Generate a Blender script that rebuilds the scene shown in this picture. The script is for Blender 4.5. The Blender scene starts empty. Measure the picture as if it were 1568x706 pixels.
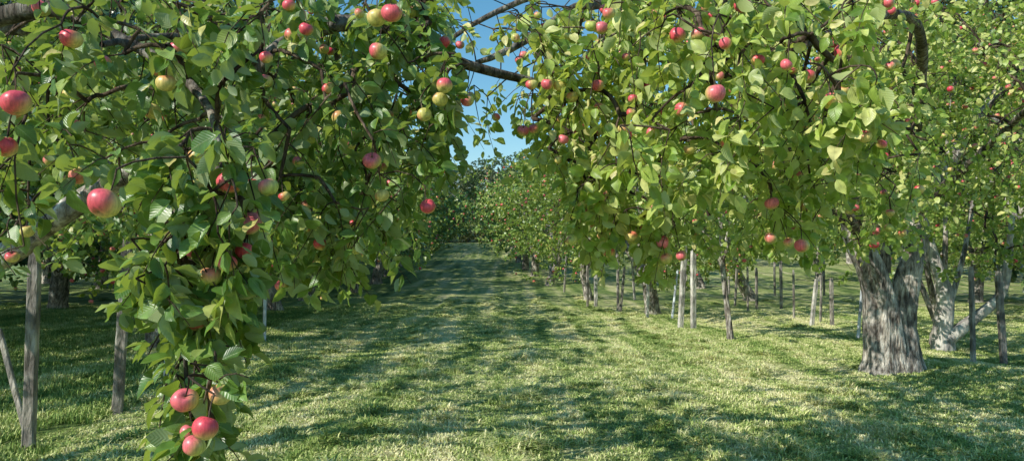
import bpy, math, numpy as np
from mathutils import Vector, Quaternion
rng = np.random.default_rng(7)
scene = bpy.context.scene
COL = scene.collection
SUN = np.array([-0.66, -0.44, 0.60]); SUN = SUN/np.linalg.norm(SUN)
EYE = 1.5

# ------------------------------------------------------------ helpers
def at(d, b, r):            # world point from image coordinates: depth, across and up in thousandths of depth
    return (d*b/1000.0, d, EYE + d*r/1000.0)

def hz(x, y):
    x = np.asarray(x, float); y = np.asarray(y, float)
    s = np.clip((y-26)/70.0, 0, 1)
    h = 3.3*s*s*(3-2*s)
    s2 = np.clip((y-98)/110.0, 0, 1)
    h = h + 13*s2*s2*(3-2*s2)
    fade = np.clip((120-np.abs(y))/60, 0, 1)
    h = h + fade*(0.035*np.sin(x*1.3+0.6*y)+0.03*np.sin(y*1.1-0.4*x+1)+0.012*np.sin(2.4*x-1.7*y))
    return h - 0.02

def norm(a):
    return a/np.maximum(np.linalg.norm(a, axis=-1, keepdims=True), 1e-9)

def mk(name, V, Fs, mats, attrs=None, smooth=True, midx=None):
    V = np.ascontiguousarray(V, dtype=np.float32)
    me = bpy.data.meshes.new(name)
    me.vertices.add(len(V)); me.vertices.foreach_set("co", V.ravel())
    Fs = [np.asarray(f, dtype=np.int32) for f in Fs if len(f)]
    loops = np.concatenate([f.ravel() for f in Fs])
    tot = np.concatenate([np.full(len(f), f.shape[1], np.int32) for f in Fs])
    st = np.concatenate([[0], np.cumsum(tot)[:-1]]).astype(np.int32)
    me.loops.add(len(loops)); me.loops.foreach_set("vertex_index", loops)
    me.polygons.add(len(tot)); me.polygons.foreach_set("loop_start", st)
    me.polygons.foreach_set("loop_total", tot)
    me.polygons.foreach_set("use_smooth", np.full(len(tot), smooth))
    for m in mats: me.materials.append(m)
    if midx is not None: me.polygons.foreach_set("material_index", np.asarray(midx, np.int32))
    for k, (typ, arr) in (attrs or {}).items():
        a = me.attributes.new(k, typ, 'POINT')
        key = 'color' if typ == 'FLOAT_COLOR' else ('vector' if typ == 'FLOAT_VECTOR' else 'value')
        a.data.foreach_set(key, np.ascontiguousarray(arr, dtype=np.float32).ravel())
    me.update(calc_edges=True); me.validate()
    return me

def obj(name, data, parent=None, loc=(0,0,0), rot=(0,0,0), scale=(1,1,1)):
    o = bpy.data.objects.new(name, data); COL.objects.link(o)
    o.location = loc; o.rotation_euler = rot; o.scale = scale
    if parent: o.parent = parent
    return o

class Geo:
    def __init__(s): s.V=[]; s.F={}; s.A=[]; s.n=0
    def add(s, V, Fs, A=None):
        V = np.asarray(V, float).reshape(-1,3)
        s.V.append(V)
        for f in Fs:
            f = np.asarray(f)
            if len(f): s.F.setdefault(f.shape[1], []).append(f+s.n)
        if A is not None: s.A.append(A)
        s.n += len(V)
    def mesh(s, name, mats, attr=None, typ=None, smooth=True):
        return mk(name, np.concatenate(s.V), [np.concatenate(v) for v in s.F.values()], mats,
                  {attr:(typ, np.concatenate(s.A))} if attr else None, smooth)

def smoothline(P, R, step=0.12):
    P = np.array(P, float); R = np.array(R, float)
    Q = np.vstack([2*P[0]-P[1], P, 2*P[-1]-P[-2]])
    out=[]; rr=[]
    for i in range(len(P)-1):
        p0,p1,p2,p3 = Q[i:i+4]
        n = max(2, int(np.linalg.norm(p2-p1)/step))
        for t in np.linspace(0,1,n,endpoint=False):
            out.append(0.5*((2*p1)+(-p0+p2)*t+(2*p0-5*p1+4*p2-p3)*t*t+(-p0+3*p1-3*p2+p3)*t**3))
            rr.append(R[i]*(1-t)+R[i+1]*t)
    out.append(P[-1]); rr.append(R[-1])
    return np.array(out), np.array(rr)

def tube(P, R, sides=10, rough=0.0, seed=0):
    P = np.asarray(P); n = len(P); g = np.random.default_rng(seed)
    T = norm(np.gradient(P, axis=0))
    ref = np.array([0,1,0.]) if abs(T[0][1])<0.9 else np.array([1,0,0.])
    U = np.zeros_like(P); u = norm(ref - T[0]*np.dot(ref,T[0]))
    for i in range(n):
        u = norm(u - T[i]*np.dot(u,T[i])); U[i]=u
    W = np.cross(T,U)
    a = np.linspace(0,2*np.pi,sides,endpoint=False)
    ph = g.random(4)*6.28
    s = np.arange(n)[:,None]
    mod = 1 + rough*(0.5*np.sin(3*a[None]+ph[0]+0.25*s)+0.35*np.sin(5*a[None]+ph[1]-0.18*s)+0.5*np.sin(7*a[None]+ph[2]+0.1*s)+ 0.5*(g.random((n,sides))-.5)+0.3*np.sin(s*0.6+ph[3]))
    rad = R[:,None]*mod
    V = P[:,None]+rad[...,None]*(np.cos(a)[None,:,None]*U[:,None]+np.sin(a)[None,:,None]*W[:,None])
    V = V.reshape(-1,3)
    i = np.arange(n-1)[:,None]*sides; j = np.arange(sides)[None]; jn=(j+1)%sides
    F = np.stack([i+j, i+jn, i+sides+jn, i+sides+j],-1).reshape(-1,4)
    cap = [list(range((n-1)*sides, n*sides))]
    return V, [F, np.array(cap)]

def edge_tubes(P0, P1, R0, R1, g, sides=5, segs=3):
    n=len(P0); L=np.linalg.norm(P1-P0,axis=1,keepdims=True)
    C=(P0+P1)/2+g.normal(size=(n,3))*0.10*L+np.array([0,0,.14])*L
    ts=np.linspace(0,1,segs+1)
    P=np.stack([(1-t)**2*P0+2*t*(1-t)*C+t*t*P1 for t in ts],1)
    T=norm(np.stack([2*(1-t)*(C-P0)+2*t*(P1-C) for t in ts],1)+1e-6)
    ref=norm(g.normal(size=(n,1,3))); U=norm(np.cross(T,ref)+1e-6); W=np.cross(T,U)
    a=np.linspace(0,2*np.pi,sides,endpoint=False)
    R=R0[:,None]*(1-ts)+R1[:,None]*ts
    V=P[:,:,None]+R[:,:,None,None]*(np.cos(a)[:,None]*U[:,:,None]+np.sin(a)[:,None]*W[:,:,None])
    k=np.arange(n)[:,None,None]*(segs+1)*sides+np.arange(segs)[None,:,None]*sides; j=np.arange(sides); jn=(j+1)%sides
    F=np.stack([k+j,k+jn,k+sides+jn,k+sides+j],-1).reshape(-1,4)
    return V.reshape(-1,3),[F]

def attach(skel, pts, g, k=0.0030, sides=5, segs=3):
    """connect every twig origin to the nearest wood already grown"""
    d=np.min(np.linalg.norm(pts[:,None]-skel[None],axis=2),axis=1)
    order=np.argsort(d); pts=pts[order]
    N=len(skel)+len(pts); nodes=np.zeros((N,3)); nodes[:len(skel)]=skel
    par=np.full(N,-1)
    for i in range(len(pts)):
        m=len(skel)+i
        dist=np.linalg.norm(nodes[:m]-pts[i],axis=1)
        dist[nodes[:m,2]>pts[i,2]+0.05]*=0.9
        p=int(np.argmin(dist)); par[m]=p; nodes[m]=pts[i]
    cnt=np.ones(N)
    for m in range(N-1,len(skel)-1,-1): cnt[par[m]]+=cnt[m]
    ids=np.arange(len(skel),N)
    R=np.minimum(k*np.sqrt(cnt),0.030)
    r1=R[ids]*0.9; r0=R[ids]*1.15
    V,F=edge_tubes(nodes[par[ids]],nodes[ids],r0,r1,g,sides,segs)
    return V,F

def sprays(O, D, L, m, size, g, hi=False, twigs=True):
    """twigs with leaves.  O origins, D directions, L lengths"""
    n=len(O); L=np.asarray(L).reshape(n,1)
    t=np.sort(g.random((n,m)),axis=1)**0.8
    down=np.array([0,0,-1.])
    P=O[:,None]+D[:,None]*(L*t)[...,None]+down*(0.25*L*t*t)[...,None]
    TD=norm(D[:,None]+down*(0.5*t)[...,None])
    rad=g.normal(size=(n,m,3)); rad=norm(rad-TD*np.sum(rad*TD,-1,keepdims=True))
    ld=norm(rad+TD*(0.3+0.5*g.random((n,m,1)))+down*0.35*g.random((n,m,1)))
    nn=np.array([0,0,1.])*0.4+SUN*0.75+g.normal(size=(n,m,3))*0.70
    nn=norm(nn-ld*np.sum(nn*ld,-1,keepdims=True)); sd=np.cross(ld,nn)
    s=size*(0.55+0.65*g.random((n,m,1)))
    B=P+ld*0.018; N=n*m
    B=B.reshape(N,1,3); ld=ld.reshape(N,1,3); nn=nn.reshape(N,1,3); sd=sd.reshape(N,1,3); s=s.reshape(N,1,1)
    w=(0.85+0.35*g.random((N,1,1)))
    cur=(0.05+0.45*g.random((N,1,1))); fold=(0.1+0.6*g.random((N,1,1)))
    if hi:
        st=np.array([0,.13,.13,.13,.38,.38,.38,.62,.62,.62,.84,.84,.84,1.0])
        hw=np.array([0,-.19,0,.19,-.31,0,.31,-.29,0,.29,-.16,0,.16,0])
        F3=np.array([[0,2,1],[0,3,2],[10,11,13],[11,12,13]])
        F4=np.array([[1,2,5,4],[2,3,6,5],[4,5,8,7],[5,6,9,8],[7,8,11,10],[8,9,12,11]])
    else:
        st=np.array([0,.3,.3,.72,.72,1.0]); hw=np.array([0,-.29,.29,-.24,.24,0])
        F3=np.array([[0,2,1],[3,4,5]]); F4=np.array([[1,2,4,3]])
    K=len(st); st_=st[None,:,None]; hw_=hw[None,:,None]*w
    wav=g.normal(size=(N,K,1))*0.035*(np.abs(hw)[None,:,None]>0)
    V=B+s*(ld*st_+sd*hw_+nn*(np.abs(hw_)*fold*(1 if hi else .6)-cur*st_**2+wav))
    off=np.arange(N)[:,None,None]*K
    luv=np.zeros((N,K,3)); luv[:,:,0]=hw/0.31; luv[:,:,1]=st; luv[:,:,2]=g.random((N,1))
    G=(V.reshape(-1,3),[ (F3[None]+off).reshape(-1,3),(F4[None]+off).reshape(-1,4)],luv.reshape(-1,3))
    tw=None
    if twigs:
        E=O+D*L+down*0.25*L
        tw=edge_tubes(O,E,np.full(n,.0030),np.full(n,.0013),g,4)
    return G,tw

def apple_geo(C, diam, red, g, nu=12, nv=8, tilt=0.25):
    n=len(C); th=np.linspace(0,np.pi,nv+1); ph=np.linspace(0,2*np.pi,nu,endpoint=False)
    r=np.sin(th)*(1+0.07*np.cos(th)); z=np.cos(th)*0.88
    z=z-0.30*np.exp(-(np.sin(th)/0.28)**2)*(np.cos(th)>0)+0.16*np.exp(-(np.sin(th)/0.25)**2)*(np.cos(th)<0)
    r[0]=r[-1]=0.02
    lob=1+0.02*np.cos(5*ph)
    S=np.stack([r[:,None]*np.cos(ph)*lob,r[:,None]*np.sin(ph)*lob,np.repeat(z[:,None],nu,1)],-1).reshape(-1,3)
    up=norm(np.array([0,0,1.])+g.normal(size=(n,3))*tilt); ax=norm(np.cross(up,g.normal(size=(n,3)))); ay=np.cross(up,ax)
    hs=(diam*0.5)[:,None,None]
    asym=1+0.06*g.normal(size=(n,1,1))
    off=S[None,:,0:1]*ax[:,None]+S[None,:,1:2]*ay[:,None]*asym+S[None,:,2:3]*up[:,None]
    V=C[:,None]+hs*off
    bd=norm(SUN*np.array([.8,1.0,1])+g.normal(size=(n,3))*0.5)
    dot=np.sum(norm(off)*bd[:,None],-1)
    a=np.clip((dot+(red[:,None]*1.9-0.62))/1.15,0,1); a=a*a*(3-2*a)
    k=g.random((n,1,1))
    gr=np.array([.44,.50,.11])*(1-k)+np.array([.72,.56,.19])*k
    rd=np.array([.64,.05,.08])*k+np.array([.78,.19,.21])*(1-k)
    c=gr*(1-a[...,None])+rd*a[...,None]
    cav=np.exp(-(np.sin(th)/0.18)**2); cav=np.repeat(cav[:,None],nu,1).reshape(-1)[None,:,None]
    c=c*(1-0.75*cav)+np.array([.12,.10,.03])*0.75*cav
    col=np.concatenate([c,np.ones(c.shape[:2]+(1,))],-1).reshape(-1,4)
    i=np.arange(nv)[:,None]*nu; j=np.arange(nu)[None]; jn=(j+1)%nu
    F=np.stack([i+j,i+nu+j,i+nu+jn,i+jn],-1).reshape(-1,4)
    F=(F[None]+(np.arange(n)*S.shape[0])[:,None,None]).reshape(-1,4)
    top=C+up*(diam*0.28)[:,None]; st=top+up*(diam*0.5)[:,None]+g.normal(size=(n,3))*0.004
    return (V.reshape(-1,3),[F],col),(top,st)

# ------------------------------------------------------------ materials
def newmat(name):
    m=bpy.data.materials.new(name); m.use_nodes=True; nt=m.node_tree; nt.nodes.clear()
    return m,nt,nt.nodes,nt.links
def ramp(ns, stops):
    r=ns.new('ShaderNodeValToRGB'); e=r.color_ramp.elements
    while len(e)<len(stops): e.new(0.5)
    for i,(p,c) in enumerate(stops): e[i].position=p; e[i].color=(*c,1)
    return r

def leaf_mat(name, stops, under, trans=0.3, tcol=(.30,.42,.05), veins=True):
    m,nt,ns,ln=newmat(name)
    at_=ns.new('ShaderNodeAttribute'); at_.attribute_name='luv'
    sx=ns.new('ShaderNodeSeparateXYZ'); ln.new(at_.outputs['Vector'],sx.inputs[0])
    r=ramp(ns,stops); ln.new(sx.outputs['Z'],r.inputs[0]); top=r.outputs[0]
    p=ns.new('ShaderNodeBsdfPrincipled'); p.inputs['Roughness'].default_value=.36; p.inputs['Specular IOR Level'].default_value=.5
    if veins:
        ab=ns.new('ShaderNodeMath'); ab.operation='ABSOLUTE'; ln.new(sx.outputs['X'],ab.inputs[0])
        lt=ns.new('ShaderNodeMath'); lt.operation='LESS_THAN'; lt.inputs[1].default_value=0.06; ln.new(ab.outputs[0],lt.inputs[0])
        ml=ns.new('ShaderNodeMath'); ml.operation='MULTIPLY'; ml.inputs[1].default_value=0.35; ln.new(lt.outputs[0],ml.inputs[0])
        mv=ns.new('ShaderNodeMix'); mv.data_type='RGBA'; ln.new(ml.outputs[0],mv.inputs['Factor']); ln.new(top,mv.inputs['A']); mv.inputs['B'].default_value=(.32,.38,.16,1)
        tc=ns.new('ShaderNodeTexCoord'); nz=ns.new('ShaderNodeTexNoise'); nz.inputs['Scale'].default_value=35; nz.inputs['Detail'].default_value=1; ln.new(tc.outputs['Object'],nz.inputs['Vector'])
        mm=ns.new('ShaderNodeMapRange'); mm.inputs['From Min'].default_value=.3; mm.inputs['From Max'].default_value=.7; mm.inputs['To Min'].default_value=.7; mm.inputs['To Max'].default_value=1.3; ln.new(nz.outputs['Fac'],mm.inputs['Value'])
        mu=ns.new('ShaderNodeMix'); mu.data_type='RGBA'; mu.blend_type='MULTIPLY'; mu.inputs['Factor'].default_value=1; ln.new(mv.outputs['Result'],mu.inputs['A']); ln.new(mm.outputs[0],mu.inputs['B']); top=mu.outputs['Result']
        wv=ns.new('ShaderNodeMath'); wv.operation='MULTIPLY_ADD'; ln.new(ab.outputs[0],wv.inputs[0]); wv.inputs[1].default_value=-0.35; ln.new(sx.outputs['Y'],wv.inputs[2])
        s2=ns.new('ShaderNodeMath'); s2.operation='MULTIPLY'; s2.inputs[1].default_value=55; ln.new(wv.outputs[0],s2.inputs[0])
        s3=ns.new('ShaderNodeMath'); s3.operation='SINE'; ln.new(s2.outputs[0],s3.inputs[0])
        bp=ns.new('ShaderNodeBump'); bp.inputs['Strength'].default_value=0.25; bp.inputs['Distance'].default_value=0.001; ln.new(s3.outputs[0],bp.inputs['Height']); ln.new(bp.outputs[0],p.inputs['Normal'])
    ge=ns.new('ShaderNodeNewGeometry')
    bk=ns.new('ShaderNodeMix'); bk.data_type='RGBA'; ln.new(ge.outputs['Backfacing'],bk.inputs['Factor']); ln.new(top,bk.inputs['A']); bk.inputs['B'].default_value=(*under,1)
    ln.new(bk.outputs['Result'],p.inputs['Base Color'])
    o=ns.new('ShaderNodeOutputMaterial')
    if trans>0:
        t=ns.new('ShaderNodeBsdfTranslucent'); t.inputs['Color'].default_value=(*tcol,1)
        mx=ns.new('ShaderNodeMixShader'); mx.inputs[0].default_value=trans; ln.new(p.outputs[0],mx.inputs[1]); ln.new(t.outputs[0],mx.inputs[2]); ln.new(mx.outputs[0],o.inputs[0])
    else: ln.new(p.outputs[0],o.inputs[0])
    return m

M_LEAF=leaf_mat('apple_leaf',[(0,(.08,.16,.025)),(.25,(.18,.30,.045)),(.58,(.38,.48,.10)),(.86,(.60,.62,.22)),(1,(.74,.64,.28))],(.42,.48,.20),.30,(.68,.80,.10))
M_LEAF_L=leaf_mat('apple_leaf_shade_tinted',[(0,(.035,.095,.02)),(.4,(.09,.19,.035)),(.8,(.19,.30,.06)),(.95,(.36,.41,.12)),(1,(.6,.5,.18))],(.30,.38,.19),.24,(.50,.66,.07))  # darker copy of the apple leaf: the left tree's shade put into the colour
M_LEAF_FAR=leaf_mat('orchard_leaf',[(0,(.06,.13,.02)),(.5,(.17,.28,.05)),(.9,(.33,.41,.09)),(1,(.48,.44,.14))],(.26,.34,.11),.28,(.54,.68,.08),False)
M_LEAF_D=leaf_mat('far_orchard_leaf',[(0,(.07,.15,.025)),(.5,(.18,.30,.05)),(.9,(.33,.41,.09)),(1,(.46,.42,.14))],(.24,.33,.09),0,(0,0,0),False)
M_FOREST=leaf_mat('forest_leaf',[(0,(.03,.07,.02)),(.6,(.07,.13,.035)),(1,(.13,.19,.05))],(.1,.15,.06),0,(.3,.4,.08),False)
M_AUT=leaf_mat('hillside_leaf',[(0,(.13,.16,.05)),(.6,(.26,.30,.10)),(1,(.42,.33,.14))],(.26,.28,.11),0,(.4,.36,.14),False)

def apple_mat():
    m,nt,ns,ln=newmat('apple_skin')
    a=ns.new('ShaderNodeAttribute'); a.attribute_name='col'
    tc=ns.new('ShaderNodeTexCoord'); mp=ns.new('ShaderNodeMapping'); mp.inputs['Scale'].default_value=(140,140,18); ln.new(tc.outputs['Object'],mp.inputs[0])
    nz=ns.new('ShaderNodeTexNoise'); nz.inputs['Scale'].default_value=1; nz.inputs['Detail'].default_value=3; ln.new(mp.outputs[0],nz.inputs['Vector'])
    mm=ns.new('ShaderNodeMapRange'); mm.inputs['From Min'].default_value=.35; mm.inputs['From Max'].default_value=.7; mm.inputs['To Min'].default_value=.8; mm.inputs['To Max'].default_value=1.3; ln.new(nz.outputs['Fac'],mm.inputs['Value'])
    mu=ns.new('ShaderNodeMix'); mu.data_type='RGBA'; mu.blend_type='MULTIPLY'; mu.inputs['Factor'].default_value=1; ln.new(a.outputs['Color'],mu.inputs['A']); ln.new(mm.outputs[0],mu.inputs['B'])
    vo=ns.new('ShaderNodeTexVoronoi'); vo.inputs['Scale'].default_value=170; ln.new(tc.outputs['Object'],vo.inputs['Vector'])
    lt=ns.new('ShaderNodeMath'); lt.operation='LESS_THAN'; lt.inputs[1].default_value=.13; ln.new(vo.outputs['Distance'],lt.inputs[0])
    l2=ns.new('ShaderNodeMath'); l2.operation='MULTIPLY'; l2.inputs[1].default_value=.45; ln.new(lt.outputs[0],l2.inputs[0])
    m2=ns.new('ShaderNodeMix'); m2.data_type='RGBA'; ln.new(l2.outputs[0],m2.inputs['Factor']); ln.new(mu.outputs['Result'],m2.inputs['A']); m2.inputs['B'].default_value=(.6,.5,.3,1)
    p=ns.new('ShaderNodeBsdfPrincipled'); p.inputs['Roughness'].default_value=.38; p.inputs['Specular IOR Level'].default_value=.5
    ln.new(m2.outputs['Result'],p.inputs['Base Color'])
    o=ns.new('ShaderNodeOutputMaterial'); ln.new(p.outputs[0],o.inputs[0]); return m
M_APPLE=apple_mat()

def bark_mat(name, c1, c2, c3, sc=1.0):
    m,nt,ns,ln=newmat(name)
    tc=ns.new('ShaderNodeTexCoord'); mp=ns.new('ShaderNodeMapping'); mp.inputs['Scale'].default_value=(sc,sc,sc*.25); ln.new(tc.outputs['Object'],mp.inputs[0])
    n1=ns.new('ShaderNodeTexNoise'); n1.inputs['Scale'].default_value=20; n1.inputs['Detail'].default_value=6; n1.inputs['Roughness'].default_value=.7; ln.new(mp.outputs[0],n1.inputs['Vector'])
    n2=ns.new('ShaderNodeTexNoise'); n2.inputs['Scale'].default_value=5; n2.inputs['Detail'].default_value=3; ln.new(tc.outputs['Object'],n2.inputs['Vector'])
    vo=ns.new('ShaderNodeTexVoronoi'); vo.inputs['Scale'].default_value=20; vo.feature='DISTANCE_TO_EDGE'
    ln.new(mp.outputs[0],vo.inputs['Vector'])
    r=ramp(ns,[(.38,c1),(.5,c2),(.64,c3)]); ln.new(n1.outputs['Fac'],r.inputs[0])
    r2=ramp(ns,[(.4,(.5,.5,.5)),(.6,(1.1,1.1,1.05))]); ln.new(n2.outputs['Fac'],r2.inputs[0])
    mu=ns.new('ShaderNodeMix'); mu.data_type='RGBA'; mu.blend_type='MULTIPLY'; mu.inputs['Factor'].default_value=1; ln.new(r.outputs[0],mu.inputs['A']); ln.new(r2.outputs[0],mu.inputs['B'])
    ad=ns.new('ShaderNodeMath'); ad.operation='MULTIPLY_ADD'; ln.new(vo.outputs['Distance'],ad.inputs[0]); ad.inputs[1].default_value=1.2; ln.new(n1.outputs['Fac'],ad.inputs[2])
    bp=ns.new('ShaderNodeBump'); bp.inputs['Strength'].default_value=1; bp.inputs['Distance'].default_value=.03; ln.new(ad.outputs[0],bp.inputs['Height'])
    p=ns.new('ShaderNodeBsdfPrincipled'); p.inputs['Roughness'].default_value=.9; p.inputs['Specular IOR Level'].default_value=.15
    ln.new(mu.outputs['Result'],p.inputs['Base Color']); ln.new(bp.outputs[0],p.inputs['Normal'])
    o=ns.new('ShaderNodeOutputMaterial'); ln.new(p.outputs[0],o.inputs[0]); return m
M_BARK=bark_mat('apple_bark',(.12,.10,.085),(.42,.38,.33),(.76,.72,.66))
M_LIMB=bark_mat('shade_darkened_limb_bark',(.06,.05,.04),(.20,.17,.14),(.42,.39,.34))  # darkened copy of the bark: shade on the limbs put into the colour
M_TWIG=bark_mat('twig_bark',(.05,.035,.025),(.12,.085,.06),(.22,.17,.13))
M_STAKE=bark_mat('weathered_wood',(.20,.18,.155),(.36,.33,.29),(.5,.47,.42),.8)
M_PALE=bark_mat('pale_peeled_wood',(.42,.39,.35),(.6,.57,.52),(.72,.7,.66),.8)
M_WHITE=bark_mat('white_painted_pole',(.6,.66,.74),(.7,.76,.82),(.76,.82,.88),.5)

def grass_nodes(name, blades):
    m,nt,ns,ln=newmat(name)
    ge=ns.new('ShaderNodeNewGeometry')
    def noise(s,d=4,r=.6,vec=None):
        n=ns.new('ShaderNodeTexNoise'); n.inputs['Scale'].default_value=s; n.inputs['Detail'].default_value=d; n.inputs['Roughness'].default_value=r
        ln.new(vec or ge.outputs['Position'],n.inputs['Vector']); return n
    def math_(op,a,b=None,c=None):
        n=ns.new('ShaderNodeMath'); n.operation=op
        for q,v in enumerate((a,b,c)):
            if v is None: continue
            if isinstance(v,(int,float)): n.inputs[q].default_value=v
            else: ln.new(v,n.inputs[q])
        return n.outputs[0]
    mp=ns.new('ShaderNodeMapping'); mp.inputs['Rotation'].default_value=(0,0,-.043); mp.inputs['Scale'].default_value=(1.8,.11,1); ln.new(ge.outputs['Position'],mp.inputs[0])
    n1=noise(.7,2); n2=noise(4.0,3,.7); ns_=noise(1.0,2,.6,mp.outputs[0])     # mower windrows run along the lane
    src=math_('MULTIPLY_ADD',n1.outputs['Fac'],.20,math_('MULTIPLY',n2.outputs['Fac'],.75))
    src=math_('MULTIPLY_ADD',ns_.outputs['Fac'],1.0,src); src=math_('SUBTRACT',src,.46)
    sp=ns.new('ShaderNodeSeparateXYZ'); ln.new(ge.outputs['Position'],sp.inputs[0])
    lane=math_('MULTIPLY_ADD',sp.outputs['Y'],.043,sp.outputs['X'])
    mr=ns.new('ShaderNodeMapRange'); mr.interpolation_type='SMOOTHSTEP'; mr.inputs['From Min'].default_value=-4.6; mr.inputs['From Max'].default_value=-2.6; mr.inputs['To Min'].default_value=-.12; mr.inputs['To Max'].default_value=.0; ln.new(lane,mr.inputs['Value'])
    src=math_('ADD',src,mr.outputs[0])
    if blades:
        at_=ns.new('ShaderNodeAttribute'); at_.attribute_name='luv'; sx=ns.new('ShaderNodeSeparateXYZ'); ln.new(at_.outputs['Vector'],sx.inputs[0])
        src=math_('MULTIPLY_ADD',sx.outputs['Z'],.34,math_('SUBTRACT',src,.18))
        st=[(.26,(.14,.24,.05)),(.42,(.35,.46,.12)),(.55,(.62,.66,.26)),(.72,(.88,.82,.48))]
    else:
        n3=noise(60,3,.8)
        src=math_('MULTIPLY_ADD',n3.outputs['Fac'],.4,math_('SUBTRACT',src,.21))
        st=[(.26,(.10,.17,.04)),(.42,(.25,.34,.09)),(.55,(.46,.50,.19)),(.74,(.70,.66,.36))]
    r=ramp(ns,st); ln.new(src,r.inputs[0])
    p=ns.new('ShaderNodeBsdfPrincipled'); p.inputs['Roughness'].default_value=.6; p.inputs['Specular IOR Level'].default_value=.25
    ln.new(r.outputs[0],p.inputs['Base Color'])
    o=ns.new('ShaderNodeOutputMaterial'); ln.new(p.outputs[0],o.inputs[0])
    if not blades:
        h=math_('MULTIPLY_ADD',n2.outputs['Fac'],2.0,n3.outputs['Fac'])
        bp=ns.new('ShaderNodeBump'); bp.inputs['Strength'].default_value=.9; bp.inputs['Distance'].default_value=.06; ln.new(h,bp.inputs['Height']); ln.new(bp.outputs[0],p.inputs['Normal'])
    return m
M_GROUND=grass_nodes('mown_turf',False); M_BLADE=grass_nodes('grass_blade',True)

# ------------------------------------------------------------ ground
def axis(lim, n, k):
    t=np.linspace(-1,1,n); return lim*np.sinh(k*t)/np.sinh(k)
xs=axis(420,261,5.2); ys=12+axis(520,321,5.4)
X,Y=np.meshgrid(xs,ys); V=np.stack([X,Y,hz(X,Y)],-1).reshape(-1,3)
nx,ny=len(xs),len(ys); i=np.arange(ny-1)[:,None]*nx; j=np.arange(nx-1)[None]
F=np.stack([i+j,i+j+1,i+nx+j+1,i+nx+j],-1).reshape(-1,4)
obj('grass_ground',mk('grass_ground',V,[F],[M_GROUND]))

def blades_patch(name,n,size,hmin,hmax,lean,g,round_=False,w=.0045):
    if round_:
        a=g.random(n)*6.28; r=size*.5*np.sqrt(g.random(n))*g.random(n)**.3; x=r*np.cos(a); y=r*np.sin(a)*.5
    else: x=(g.random(n)-.5)*size; y=(g.random(n)-.5)*size
    h=hmin+(hmax-hmin)*g.random(n)**1.6; ph=g.random(n)*6.28; l=lean*g.random(n)
    d=np.stack([np.cos(ph),np.sin(ph),np.zeros(n)],1); s=np.stack([-np.sin(ph),np.cos(ph),np.zeros(n)],1)
    B=np.stack([x,y,np.full(n,-.01)],1); up=np.array([0,0,1.])
    if round_: B[:,2]+=.045*np.exp(-((x/size*3)**2+(y/size*6)**2))*g.random(n)
    ww=w*(.6+.9*g.random(n))[:,None]
    M=B+d*(h*l*.45)[:,None]+up*(h*.6)[:,None]; T=B+d*(h*l)[:,None]+up*(h*(.95-.4*l/lean))[:,None]
    Vv=np.stack([B-s*ww,B+s*ww,M+s*ww*.8,M-s*ww*.8,T],1).reshape(-1,3)
    k=np.arange(n)[:,None]*5
    luv=np.zeros((n,5,3)); luv[:,:,2]=g.random((n,1)); luv[:,:,1]=[0,0,.6,.6,1]
    return mk(name,Vv,[k+np.array([[0,1,2,3]]),k+np.array([[3,2,4]])],[M_BLADE],{'luv':('FLOAT_VECTOR',luv.reshape(-1,3))})
gcol=bpy.data.collections.new('grass_tufts')
for q in range(4):
    gcol.objects.link(bpy.data.objects.new('tuft_%d'%q,blades_patch('turf_patch',4400,1.04,.016,.052,2.2,rng,w=.0045)))
for q in range(4,7):
    gcol.objects.link(bpy.data.objects.new('tuft_%d'%q,blades_patch('clipping_clump',650,.55,.02,.08,3.0,rng,True,.004)))
for q in range(7,9):
    gcol.objects.link(bpy.data.objects.new('tuft_%d'%q,blades_patch('long_grass_patch',4000,1.06,.04,.12,1.2,rng,w=.0045)))
pts=[];rot=[];idx=[];scl=[]
def slope_euler(x,y,rz):
    e=.3; nx_=-(hz(x+e,y)-hz(x-e,y))/(2*e); ny_=-(hz(x,y+e)-hz(x,y-e))/(2*e)
    q=Vector((0,0,1)).rotation_difference(Vector((float(nx_),float(ny_),1)).normalized())@Quaternion((0,0,1),rz)
    return tuple(q.to_euler('XYZ'))
y=4.6
while y<23:
    w=.70*y+1.2; x=-w
    while x<w:
        long_=(x+.043*y< -3.6+.5*rng.normal()) 
        pts.append((x,y)); rot.append(slope_euler(x,y,rng.integers(4)*math.pi/2)); idx.append(7+rng.integers(2) if long_ else rng.integers(4)); scl.append(1); x+=1.0
    y+=1.0
# clippings left by the mower: mostly in windrows along the lane
for q in range(760):
    yy=4.8+24*rng.random()**1.2
    if q%4: xx=(-2.6+1.55*rng.integers(5))-.043*yy+rng.normal()*.13+.12*math.sin(yy*.7); rz=math.pi/2+rng.normal()*.5
    else: xx=(rng.random()*2-1)*(.70*yy+1); rz=rng.random()*6.28
    pts.append((xx,yy)); rot.append(slope_euler(xx,yy,rz)); idx.append(4+rng.integers(3)); scl.append(.5+.8*rng.random())
pts=np.array(pts); P3=np.stack([pts[:,0],pts[:,1],hz(pts[:,0],pts[:,1])],1)
me=bpy.data.meshes.new('grass'); me.vertices.add(len(P3)); me.vertices.foreach_set('co',P3.astype(np.float32).ravel())
a=me.attributes.new('rot','FLOAT_VECTOR','POINT'); a.data.foreach_set('vector',np.array(rot,np.float32).ravel())
a=me.attributes.new('idx','INT','POINT'); a.data.foreach_set('value',np.array(idx,np.int32))
a=me.attributes.new('scl','FLOAT','POINT'); a.data.foreach_set('value',np.array(scl,np.float32))
go=obj('grass',me)
ng=bpy.data.node_groups.new('scatter_grass','GeometryNodeTree')
ng.interface.new_socket('Geometry',in_out='INPUT',socket_type='NodeSocketGeometry'); ng.interface.new_socket('Geometry',in_out='OUTPUT',socket_type='NodeSocketGeometry')
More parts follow.
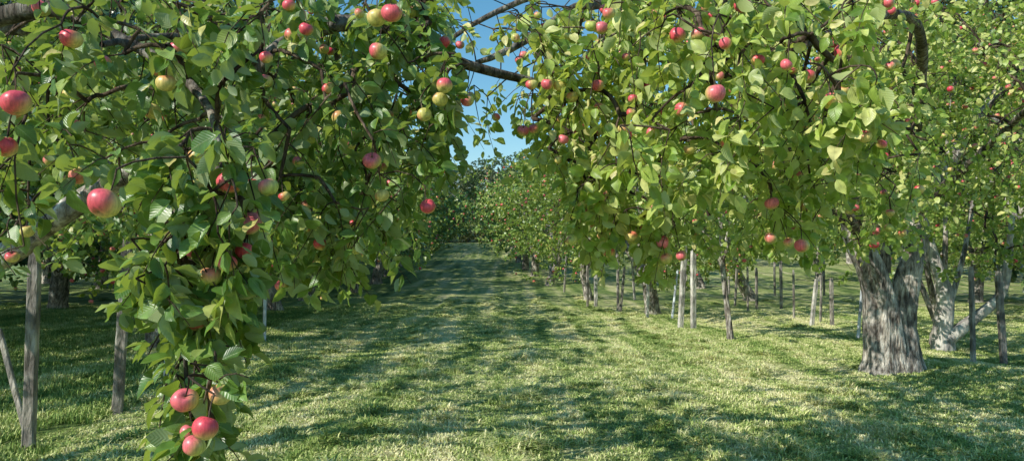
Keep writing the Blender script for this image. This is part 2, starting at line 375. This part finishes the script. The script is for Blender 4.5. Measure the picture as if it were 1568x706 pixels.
gi=ng.nodes.new('NodeGroupInput'); gout=ng.nodes.new('NodeGroupOutput'); iop=ng.nodes.new('GeometryNodeInstanceOnPoints'); ci=ng.nodes.new('GeometryNodeCollectionInfo')
ci.inputs['Collection'].default_value=gcol; ci.inputs['Separate Children'].default_value=True; ci.inputs['Reset Children'].default_value=True
iop.inputs['Pick Instance'].default_value=True
def na(nm,t):
    n=ng.nodes.new('GeometryNodeInputNamedAttribute'); n.data_type=t; n.inputs['Name'].default_value=nm; return n.outputs['Attribute']
ng.links.new(gi.outputs[0],iop.inputs['Points']); ng.links.new(ci.outputs[0],iop.inputs['Instance'])
ng.links.new(na('rot','FLOAT_VECTOR'),iop.inputs['Rotation']); ng.links.new(na('idx','INT'),iop.inputs['Instance Index']); ng.links.new(na('scl','FLOAT'),iop.inputs['Scale'])
ng.links.new(iop.outputs[0],gout.inputs[0])
md=go.modifiers.new('scatter','NODES'); md.node_group=ng

# ------------------------------------------------------------ near trees
def rdirs(n,g,droop=.7):
    a=g.random(n)*6.28
    return norm(np.stack([np.cos(a),np.sin(a),-droop*(0.4+1.4*g.random(n))],1))

def near_tree(name, limbs, vols, boxes, hero, g, rand_apples, leafmat, ntrunk, barks):
    wood=Geo(); limb=Geo(); lv=Geo(); tw=Geo(); ap=Geo(); sk=[]
    for li,(pp,rr,sides,rough) in enumerate(limbs):
        P,R=smoothline(pp,rr,.09); P=P+np.cumsum(g.normal(size=P.shape),0)*0.0015*np.linspace(0,1,len(P))[:,None]
        v,f=tube(P,R,sides,rough,li+3); (wood if li<ntrunk else limb).add(v,f); sk.append(P[len(P)//8:] if li else P[len(P)//3:])
    sk=np.concatenate(sk); allO=[]
    def put(Cn,L,m,hi,droop,size):
        D=rdirs(len(Cn),g,droop); Ls=L*(.7+.6*g.random(len(Cn)))
        O=Cn-D*(Ls*.5)[:,None]+np.array([0,0,.06])*Ls[:,None]
        G,t=sprays(O,D,Ls,m,size,g,hi); lv.add(*G); tw.add(*t); allO.append(O); return O,D,Ls
    for (d0,d1,b0,b1,r0,r1,n,L,m,hi,droop) in vols:
        d=d0+(d1-d0)*g.random(n); b=b0+(b1-b0)*g.random(n); r=r0+(r1-r0)*g.random(n)
        C=np.stack([d*b/1000,d,EYE+d*r/1000],1); put(C,L,m,hi,droop,.074)
    for (lo,hi_,n,L,m) in boxes:
        C=np.array(lo)+(np.array(hi_)-np.array(lo))*g.random((n,3)); put(C,L,m,False,.4,.085)
    O=np.concatenate(allO)
    H=np.array([at(h[0],h[1],h[2]) for h in hero]); hd=np.array([h[3] for h in hero]); hr=np.array([h[4] for h in hero])
    A,(t0,t1)=apple_geo(H,hd*.95,hr,g,24,16,.35); ap.add(*A)
    hook=t1+np.array([0,0,.04]);
    D=norm(g.normal(size=(len(H),3))+np.array([0,.7,-.05]))
    G,t=sprays(hook+np.array([0,.01,.03]),D,np.full(len(H),.10),7,.065,g,True); lv.add(*G); tw.add(*t)
    v,f=edge_tubes(t0,hook,np.full(len(H),.0018),np.full(len(H),.0025),g); tw.add(v,f)
    sel=g.permutation(len(O))[:int(len(O)*rand_apples)]
    C=O[sel]+np.stack([g.normal(size=len(sel))*.03,g.normal(size=len(sel))*.03-.03,-.06-.14*g.random(len(sel))],1)
    A,(u0,u1)=apple_geo(C,.042+.024*g.random(len(C)),g.random(len(C))**.8*.8+.05,g,16,10,.4); ap.add(*A)
    v,f=edge_tubes(u0,O[sel],np.full(len(C),.0018),np.full(len(C),.0025),g); tw.add(v,f)
    v,f=attach(sk,np.concatenate([O,hook]),g); tw.add(v,f)
    e=obj(name,None)
    obj('trunk',wood.mesh('trunk',[barks[0]]),e); obj('limbs',limb.mesh('limbs',[barks[1]]),e); obj('twigs',tw.mesh('twigs',[M_TWIG]),e)
    obj('leaves',lv.mesh('leaves',[leafmat],'luv','FLOAT_VECTOR'),e); obj('apples',ap.mesh('apples',[M_APPLE],'col','FLOAT_COLOR'),e)
    return e

A=at
gl=np.random.default_rng(21)
limbsL=[
 ([(-4.9,4.6,-.1),(-4.85,4.55,.3),(-4.65,4.4,.9),(-3.6,4.15,1.25),(-2.77,4,1.5),(-2.45,3.9,1.68),(-2.15,3.8,1.83),A(3.7,-470,140),A(3.65,-385,180)],
  [.27,.22,.19,.10,.068,.06,.058,.052,.05],14,.10),
 ([A(3.7,-470,140),A(3.65,-385,180),A(3.55,-352,240),A(3.5,-335,270),A(3.5,-290,300),A(3.5,-235,320),A(3.6,-165,312),A(3.7,-85,272),A(3.8,-35,256),A(4,45,236),A(4.1,75,215)],
  [.052,.05,.047,.045,.042,.038,.032,.027,.024,.018,.008],14,.12),
 ([(-4.65,4.4,.9),(-4.2,4.0,1.7),(-3.4,3.4,2.35),A(3.0,-720,320),A(2.9,-620,335),A(2.8,-530,290),A(2.7,-460,250),A(2.5,-410,190),A(2.35,-400,110),A(2.25,-410,30),A(2.18,-430,-60),A(2.1,-440,-140),A(2.08,-435,-210),A(2.05,-430,-262)],
  [.15,.11,.07,.04,.03,.022,.018,.014,.011,.009,.008,.006,.005,.003],12,.10),
 ([(-4.65,4.4,.9),(-4.5,4.3,2.2),(-3.6,4.2,3.2),(-2.3,4.2,3.7),(-1,4.1,3.4),(0,4,3.0)],[.14,.11,.08,.06,.04,.015],10,.1),
 ([(-4.5,4.3,2.2),(-4.2,5.5,3.2),(-3.2,6.3,3.3),(-2,6.3,2.7)],[.09,.07,.04,.012],10,.1),
 ([(-4.65,4.4,.9),(-5.3,4.8,2),(-6.0,5.4,3.2),(-6.4,6.0,3.6)],[.13,.1,.06,.02],10,.1),
 (([A(2.7,-560,290),A(2.9,-500,300),A(3.1,-420,300),A(3.3,-370,275),A(3.5,-350,262)]),[.012,.014,.014,.012,.01],8,.08),
]
volsL=[
 (2.3,3.5,-720,-350,120,330,90,.24,18,True,.6),
 (2.3,3.5,-720,-350,330,380,6,.24,16,True,.6),
 (2.3,3.0,-720,-620,0,110,7,.2,10,True,.4),
 (1.95,2.3,-480,-340,-10,150,27,.17,16,True,.9),
 (1.95,2.25,-495,-370,-120,0,22,.16,15,True,.9),
 (1.95,2.2,-480,-385,-255,-110,15,.15,14,True,.9),
 (3.0,4.3,-330,-170,20,360,94,.26,20,True,.9),
 (3.2,4.0,-300,-205,-50,40,14,.24,16,True,1.2),
 (3.0,4.3,-190,-85,140,350,60,.26,18,True,.9),
 (3.2,4.0,-150,-80,80,150,7,.2,12,True,1.0),
 (4.4,7.5,-600,-130,20,310,190,.36,26,False,.8),
]
boxesL=[((-5.5,3.0,3.1),(-.9,6.5,4.2),42,.4,22),((-6.6,3.4,1.6),(-4.2,7,3.6),50,.4,22)]
heroL=[(1.93,-675,210,.078,.9),(1.77,-553,73,.078,.5),(2.0,-382,102,.077,.65),(2.1,-354,46,.070,.8),(2.1,-361,7,.064,.85),(2.2,-432,11,.06,.85),
 (1.9,-439,-191,.072,.8),(1.85,-411,-228,.072,.9),(2.6,-490,199,.066,.42),(2.4,-427,137,.066,.1),(2.3,-602,298,.072,.6),(2.2,-498,-24,.05,.1),
 (2.45,-164,334,.076,.72),(2.5,-185,327,.07,.1),(2.8,-183,281,.075,.5),(2.9,-92,234,.068,.55),(3.0,-98,215,.07,.1),(2.9,-190,131,.072,.8),
 (3.0,-114,69,.07,.7),(3.0,-176,84,.06,.1),(3.0,-119,194,.065,.15),(3,-305,344,.06,.7),(3.2,-302,303,.065,.3),(2.5,-480,256,.07,.3),
 (2.3,-586,112,.07,.3),(2.2,-688,150,.07,.85),(3,-384,289,.05,.5),(3.0,-340,187,.055,.5),(3.2,-212,10,.05,.3),(3.1,-250,230,.06,.7),(2.3,-345,55,.06,.8),(3.2,-275,160,.055,.3)]
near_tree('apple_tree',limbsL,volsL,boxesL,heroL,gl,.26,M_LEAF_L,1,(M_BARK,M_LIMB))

gr=np.random.default_rng(33)
limbsR=[
 ([(5.0,10,-.1),(5.0,10,.12),(4.98,10,.5),(4.95,10,.95),(4.82,9.95,1.4),(4.62,9.9,1.8),(4.3,9.5,2.4),(3.6,8.8,3.3),(2.6,7.8,3.9),(1.6,6.6,3.9)],
  [.36,.27,.22,.20,.18,.16,.13,.10,.07,.045],26,.16),
 ([(5.28,10.02,-.1),(5.27,10.02,.15),(5.26,10,.6),(5.3,9.98,1.1),(5.42,9.98,1.6),(5.5,10.1,2.1),(6.2,10.3,3),(7,10.5,4)],[.29,.21,.17,.155,.14,.12,.08,.04],22,.16),
 ([(1.6,6.6,3.9),(1.0,6,3.55),(.5,5,2.85),(.2,4.6,2.5)],[.045,.035,.025,.012],10,.1),
 ([(4.95,9.95,1.3),(4.95,9.9,2.0),(4.8,9.8,2.8),(4.5,9.3,4),(4,8.5,4.9)],[.13,.11,.08,.06,.03],12,.1),
 ([(4.7,9.8,1.7),(4.6,8.6,2.5),(3.9,7,3.3),(3.0,5.5,3.3),(2.0,4.3,2.9),(1.3,3.6,2.5)],[.12,.08,.05,.035,.025,.012],12,.1),
 ([(4.75,9.9,1.7),(4.2,9.2,1.95),(3.2,8.2,2.2),(2.2,7.2,2.3)],[.11,.08,.05,.02],12,.1),
 ([(1.6,6.6,3.9),A(6,110,345),A(5.5,76,335),A(5.2,40,309),A(4.9,-10,280),A(4.8,-48,265)],[.045,.042,.036,.03,.024,.016],10,.1),
 ([(1.6,6.6,3.9),A(6.2,60,360),A(6.2,-10,340),A(6.1,-80,300),A(6.1,-110,260)],[.035,.03,.025,.018,.01],10,.1),
 ([(2.6,7.8,3.9),A(6.4,190,340),A(5.6,150,310),A(5.2,95,255)],[.045,.036,.027,.014],10,.1),
 ([(5.5,10.1,2.1),(5.6,8.9,2.7),(5.2,7.4,3.0),(4.4,6.2,2.8)],[.08,.05,.032,.015],10,.1),
]
volsR=[
 (3.5,5,25,160,130,330,82,.27,18,True,.9),
 (3.5,5,80,225,0,140,58,.24,17,True,1.2),
 (2.7,4.6,150,500,110,370,210,.27,18,True,.8),
 (3.3,4.5,335,420,10,120,26,.22,15,True,1.2),
 (4.6,8.8,90,580,70,380,330,.36,26,False,.8),
 (5.0,8.5,230,560,20,110,80,.3,24,False,.9),
 (7,11,400,760,70,390,430,.40,26,False,.7),
 (4,6,-55,20,170,260,8,.22,12,True,1),
 (4,6,-100,30,290,370,12,.24,12,True,.8),
]
boxesR=[((2.5,7,4.2),(8.5,13,5.4),90,.45,24)]
heroR=[(2.5,277,223,.078,.5),(3.1,231,201,.072,.4),(3.1,298,100,.07,.85),(3.6,196,119,.07,.8),(3.6,164,167,.07,.8),(3.5,48,236,.066,.6),(3.55,65,234,.066,.3),
 (3.6,117,234,.07,.8),(3.6,82,218,.066,.15),(3.6,102,192,.066,.15),(3.7,120,203,.066,.25),(3.9,15,172,.066,.85),(3.6,466,184,.066,.85),(3.2,434,214,.07,.75),
 (3.4,352,73,.07,.75),(3.3,392,16,.07,.5),(3.5,350,26,.065,.3),(3.8,131,7,.07,.6),(4.2,107,47,.064,.85),(3.8,164,25,.066,.5),(3.8,182,40,.066,.5),
 (6,494,35,.085,.9),(6.1,490,18,.085,.9),(3.0,226,303,.072,.8),(3.5,122,313,.072,.5),(3.5,108,316,.066,.4),(3.5,163,322,.066,.7),(3.1,255,304,.068,.7),(2.9,315,345,.072,.9),
 (3.8,178,164,.06,.2),(4.2,84,193,.06,.2),(5,552,92,.07,.9),(5,415,150,.07,.8)]
near_tree('apple_tree',limbsR,volsR,boxesR,heroR,gr,.42,M_LEAF,2,(M_BARK,M_LIMB))

# ------------------------------------------------------------ orchard tree variants
def variant(seed, R=2.9, H=5.3, low=1.05, nclump=48, per=13, m=26, leaf=.098, tr=.17, mats=(M_BARK,M_LEAF_FAR), apples=230, trunkh=1.1, lean=.25, ad=.068):
    g=np.random.default_rng(seed); wood=Geo(); lv=Geo(); ap=Geo(); sk=[]
    lx,ly=g.normal(size=2)*lean
    f0=np.array([lx,ly,trunkh])
    P,Rr=smoothline([(0,0,-.15),(lx*.1,ly*.1,.15),(lx*.6,ly*.6,trunkh*.6),f0],[tr*1.6,tr*1.15,tr,tr*.95],.12)
    v,f=tube(P,Rr,14,.13,seed); wood.add(v,f)
    nl=int(g.integers(4,6)); a0=g.random()*6.28
    for q in range(nl):
        a=a0+q*6.28/nl+g.normal()*.3; rr=R*(.65+.25*g.random()); top=low+(H-low)*(.55+.35*g.random())
        if q==0: rr*=.3; top=H*.9
        e=np.array([math.cos(a),math.sin(a),0])
        pp=[f0-np.array([0,0,.25]),f0+e*rr*.22+np.array([0,0,(top-trunkh)*.28]),f0+e*rr*.5+np.array([0,0,(top-trunkh)*.7])+g.normal(size=3)*.15,f0+e*rr*.85+np.array([0,0,(top-trunkh)]),f0+e*rr*1.1+np.array([0,0,(top-trunkh)*.85])]
        P,Rr=smoothline(pp,[tr*.75,tr*.55,tr*.36,tr*.2,tr*.08],.15); v,f=tube(P,Rr,9,.1,seed+q+1); wood.add(v,f); sk.append(P[4:])
    sk=np.concatenate(sk)
    u=norm(g.normal(size=(nclump,3))); rad=(.45+.55*g.random(nclump))**.6
    cz=(H+low)/2+.1; C=np.stack([u[:,0]*rad*R+lx,u[:,1]*rad*R+ly,cz+u[:,2]*rad*(H-low)/2],1)
    sc=R/2.9
    O=(C[:,None]+g.normal(size=(nclump,per,3))*np.array([.42,.42,.36])*sc).reshape(-1,3)
    O=O[O[:,2]>low*.85]
    out=norm(np.stack([O[:,0]-lx,O[:,1]-ly,np.full(len(O),-.3)],1)+g.normal(size=(len(O),3))*.6)
    G,t=sprays(O,out,np.full(len(O),.42*sc),m,leaf,g,False,False); lv.add(*G)
    v,f=attach(sk,O,g,.0035,3,2); tg=Geo(); tg.add(v,f)
    w=wood.mesh('wood',[mats[0]]); l=lv.mesh('foliage',[mats[1]],'luv','FLOAT_VECTOR'); a=None
    if apples:
        s=g.permutation(len(O))[:apples]; Cc=O[s]+np.array([0,0,-.12])+g.normal(size=(len(s),3))*.08+out[s]*.3
        Aa,_=apple_geo(Cc,ad+.02*g.random(len(s)),g.random(len(s))*.6+.45,g,8,6); ap.add(*Aa)
        a=ap.mesh('fruit',[M_APPLE],'col','FLOAT_COLOR')
    return w,l,a,tg.mesh('branchlets',[M_TWIG])
VAR=[variant(101),variant(102,2.7,5.6,1.1),variant(103,3.1,5.0,1.0,52),variant(104,2.6,5.2,1.15,46,tr=.14)]
def place(vi,x,y,rotz,s,name='apple_tree',sz=None,parent=None):
    w,l,a,t=VAR[vi]; e=obj(name,None,parent,(x,y,float(hz(x,y))),(0,0,rotz),(s,s,sz or s))
    obj('trunk_and_limbs',w,e); obj('leaves',l,e)
    if y<30: obj('branchlets',t,e)
    if a: obj('apples',a,e)
VAR.append(variant(140,1.6,3.9,1.3,22,12,24,.085,.05,apples=25,trunkh=1.6,lean=.08))
VAR.append(variant(151,2.8,5.2,1.2,48,13,24,.09,.07,apples=190,trunkh=.45,lean=.1))
for sd,R_,H_ in ((301,2.9,5.3),(302,2.7,5.6),(303,3.1,5.1)): VAR.append(variant(sd,R_,H_,1.0,44,12,12,.17,.17,(M_BARK,M_LEAF_D),190,ad=.095))
g=np.random.default_rng(5)
far=lambda: 6+int(g.integers(3))
for x,y in [(3.5,20),(2.4,26.2)]: place(int(g.integers(4)),x+.3,y,g.random()*6.28,.95+.1*g.random())
place(far(),1.8,36,1,1)
for yy in list(range(42,108,6)): place(far(),3.2-.043*yy-.004*(yy-42)+g.normal()*.2,yy+g.normal()*.5,g.random()*6.28,1.0+.15*g.random())
# left row
for x,y,s in [(-7.0,8.6,1.12),(-6.0,12.6,1.12),(-6.6,16.6,1.1),(-6.7,21,1.2),(-7.2,26,1.2)]: place(int(g.integers(4)),x,y,g.random()*6.28,s)  # first and third trees are added to throw shade over the lane
for yy in range(31,108,6): place(far(),-5.3-.043*yy+g.normal()*.2,yy+g.normal()*.5,g.random()*6.28,1.2+.12*g.random())
# further rows
place(5,7.5,13.2,1.0,1.05); place(1,8.2,25.5,2.0,1.0); place(0,12.6,17.5,3,1.15)
for yy in range(34,80,10): place(far(),10-.043*yy+g.normal()*.3,yy+g.normal()*.6,g.random()*6.28,1+.15*g.random())
for yy in range(27,70,12): place(far(),17.5-.043*yy+g.normal()*.3,yy+g.normal()*.6,g.random()*6.28,1.05+.15*g.random())
for yy in range(9,60,6): place(int(g.integers(4)) if yy<25 else far(),-12.0-.043*yy+g.normal()*.3,yy+g.normal()*.6,g.random()*6.28,1.15+.15*g.random())
place(4,3.95,13.4,0.4,1.0)

# ------------------------------------------------------------ woodland behind
FV=[variant(201,4.2,14,.6,80,12,22,.2,.22,(M_BARK,M_FOREST),0,3.0),variant(202,3.6,12,.4,75,12,22,.2,.2,(M_BARK,M_FOREST),0,2.5),variant(203,4.4,9,.2,80,12,14,.30,.2,(M_BARK,M_AUT),0,1.5)]
base=len(VAR); VAR+=FV
fo=obj('distant_forest',None)
def ft(vi,x,y,s): 
    w,l=VAR[base+vi][:2]; z=float(hz(x,y)); r=g.random()*6.28
    obj('forest_wood',w,fo,(x,y,z),(0,0,r),(s,s,s)); obj('forest_leaves',l,fo,(x,y,z),(0,0,r),(s,s,s))
for k in range(18): ft(int(g.integers(2)),24+g.random()*5+(k%2)*5,18+k*4.4,.95+.4*g.random())
for k in range(18): ft(int(g.integers(2)),-18-g.random()*4-(k%2)*4,8+k*4.2,.95+.4*g.random())
for k in range(20): ft(int(g.integers(3)),-62+k*5.8+g.normal(),116+g.random()*10,.8+.45*g.random())
for k in range(11): ft(2,-22+k*3+g.normal(),110+g.random()*5,.5+.25*g.random())
for k in range(10): ft(2,-45+k*8+g.normal(),150+g.random()*20,1.0+.25*g.random())
ft(0,15.5,21,.95)

# ------------------------------------------------------------ stakes, poles, fence
def stake(name,x,y,h,w,lx=0,ly=0,mat=M_STAKE,round_=False,seed=0):
    gg=np.random.default_rng(seed+int(abs(x)*100)); z0=float(hz(x,y))
    n=14; t=np.linspace(0,1,n); P=np.stack([x+lx*t+gg.normal(size=n)*w*.02,y+ly*t,z0-.25+(h+.25)*t],1)
    if round_:
        V,F=tube(P,np.full(n,w/2)*np.linspace(1.05,.9,n),10,.04,seed)
        me=mk(name,V,F,[mat])
    else:
        c=w*.5; b=c*.78
        sec=np.array([(c,b),(b,c),(-b,c),(-c,b),(-c,-b),(-b,-c),(b,-c),(c,-b)])*np.array([1,.72])
        a=gg.random()*.5; Rm=np.array([[math.cos(a),-math.sin(a)],[math.sin(a),math.cos(a)]]); sec=sec@Rm.T
        V=np.concatenate([P[:,None]+np.concatenate([np.repeat(sec[None],n,0)*(1+gg.normal(size=(n,1,1))*.02),np.zeros((n,8,1))],-1)]).reshape(-1,3)
        ctr=P[-1]; V[-8:]=ctr+(V[-8:]-ctr)*.72+np.array([0,0,.01])
        i=np.arange(n-1)[:,None]*8; j=np.arange(8)[None]; jn=(j+1)%8
        F=np.stack([i+j,i+jn,i+8+jn,i+8+j],-1).reshape(-1,4)
        me=mk(name,V,[F,np.array([list(range((n-1)*8,n*8))])],[mat],smooth=False)
    obj(name,me)
stake('wooden_stake',-3.92,6.05,1.6,.088,.02,0); stake('wooden_stake',-3.98,7.5,1.75,.10,.08,0)
stake('wooden_stake',-4.0,6.3,.95,.045,-.42,.1)
stake('white_support_pole',-4.55,6.6,.9,.04,-.12,.1,M_WHITE,True); stake('white_support_pole',-3.95,8.5,1.3,.05,.0,0,M_WHITE,True)
stake('white_support_pole',-4.5,13.5,1.1,.06,0,0,M_WHITE,True); stake('white_support_pole',-6.0,18,1.2,.06,.05,0,M_WHITE,True)
for (b,d,h,w,lx,m) in [(244,15.7,1.95,.11,.02,M_PALE),(226,15.9,1.85,.11,.12,M_PALE),(214,18.5,1.2,.06,.18,M_WHITE),(182,18.2,1.35,.07,.04,M_PALE),(143,22,1.4,.08,.0,M_STAKE),
   (113,23,1.5,.10,0,M_PALE),(102,23,1.3,.07,0,M_STAKE),(145,21.3,1.3,.07,.15,M_STAKE),(402,16.8,1.05,.09,.15,M_PALE),(431,16.6,1.05,.08,0,M_STAKE),(415,17.5,1.1,.05,.05,M_STAKE),(380,18.5,1.2,.05,0,M_STAKE),(363,22.5,1.5,.08,0,M_STAKE),
   (620,10.9,1.4,.075,.0,M_STAKE),(662,10.9,1.35,.09,-.06,M_STAKE),(464,14.2,.95,.06,.12,M_WHITE),(52,36,1.6,.09,0,M_PALE),(70,31,1.5,.08,.1,M_STAKE),(330,21,1.2,.07,0,M_STAKE),(300,24,1.4,.07,.1,M_STAKE),(318,20,1.2,.05,0,M_STAKE),(166,27,1.4,.08,-.1,M_PALE)]:
    stake('wooden_stake' if m is not M_WHITE else 'white_support_pole',d*b/1000,d,h,w,lx,0,m,m is M_WHITE,seed=int(b))
# wire fence on the right
fg=Geo(); fx=np.linspace(6,21,11); fy=33-(fx-6)*.75
for x,y in zip(fx,fy):
    z=float(hz(x,y)); P=np.array([[x,y,z-.2],[x,y,z+.7],[x,y,z+1.35]]); fg.add(*tube(P,np.full(3,.045),8,.04))
for hgt in (.3,.6,.9,1.2):
    P=np.stack([fx,fy,hz(fx,fy)+hgt],1); fg.add(*tube(P,np.full(len(P),.006),4))
obj('wire_fence',fg.mesh('wire_fence',[M_STAKE]))
# pale forked old trunk on the right
og=Geo()
P,R=smoothline([(7.3,12.6,-.1),(7.3,12.6,.3),(7.35,12.6,.9),(7.2,12.7,1.6),(7.0,12.8,2.6)],[.2,.15,.12,.1,.06]); og.add(*tube(P,R,14,.1,3))
P,R=smoothline([(7.32,12.55,.1),(7.75,12.5,.45),(8.15,12.4,.85),(8.3,12.4,1.35),(8.4,12.4,2.2)],[.12,.09,.08,.065,.04]); og.add(*tube(P,R,12,.1,4))
obj('old_forked_trunk',og.mesh('old_forked_trunk',[M_PALE]))

# ------------------------------------------------------------ light, sky, camera
w=bpy.data.worlds.new("World"); scene.world=w; w.use_nodes=True; nt=w.node_tree; nt.nodes.clear()
sk=nt.nodes.new('ShaderNodeTexSky'); sk.sky_type='NISHITA'; sk.sun_disc=False
el=math.asin(SUN[2]); sk.sun_elevation=el; sk.sun_rotation=math.atan2(SUN[0],SUN[1]); sk.air_density=1.2; sk.dust_density=.05; sk.ozone_density=3.0
hs=nt.nodes.new('ShaderNodeHueSaturation'); hs.inputs['Saturation'].default_value=1.25; hs.inputs['Hue'].default_value=.485
bg=nt.nodes.new('ShaderNodeBackground'); bg.inputs[1].default_value=.145; ow=nt.nodes.new('ShaderNodeOutputWorld')
nt.links.new(sk.outputs[0],hs.inputs['Color']); nt.links.new(hs.outputs[0],bg.inputs[0]); nt.links.new(bg.outputs[0],ow.inputs[0])
sl=bpy.data.lights.new('sun','SUN'); sl.energy=5; sl.angle=math.radians(.5); sl.color=(1,.95,.85)
so=obj('sun',sl,None,(0,0,20)); so.rotation_euler=Vector(SUN).to_track_quat('Z','Y').to_euler()
cd=bpy.data.cameras.new('camera'); cd.lens=26; cd.sensor_width=36; cd.clip_start=.05; cd.clip_end=2000
co=obj('camera',cd,None,(0,0,EYE),(math.radians(90+2.1),0,0)); scene.camera=co
scene.view_settings.view_transform='Standard'; scene.view_settings.look='None'; scene.view_settings.exposure=0
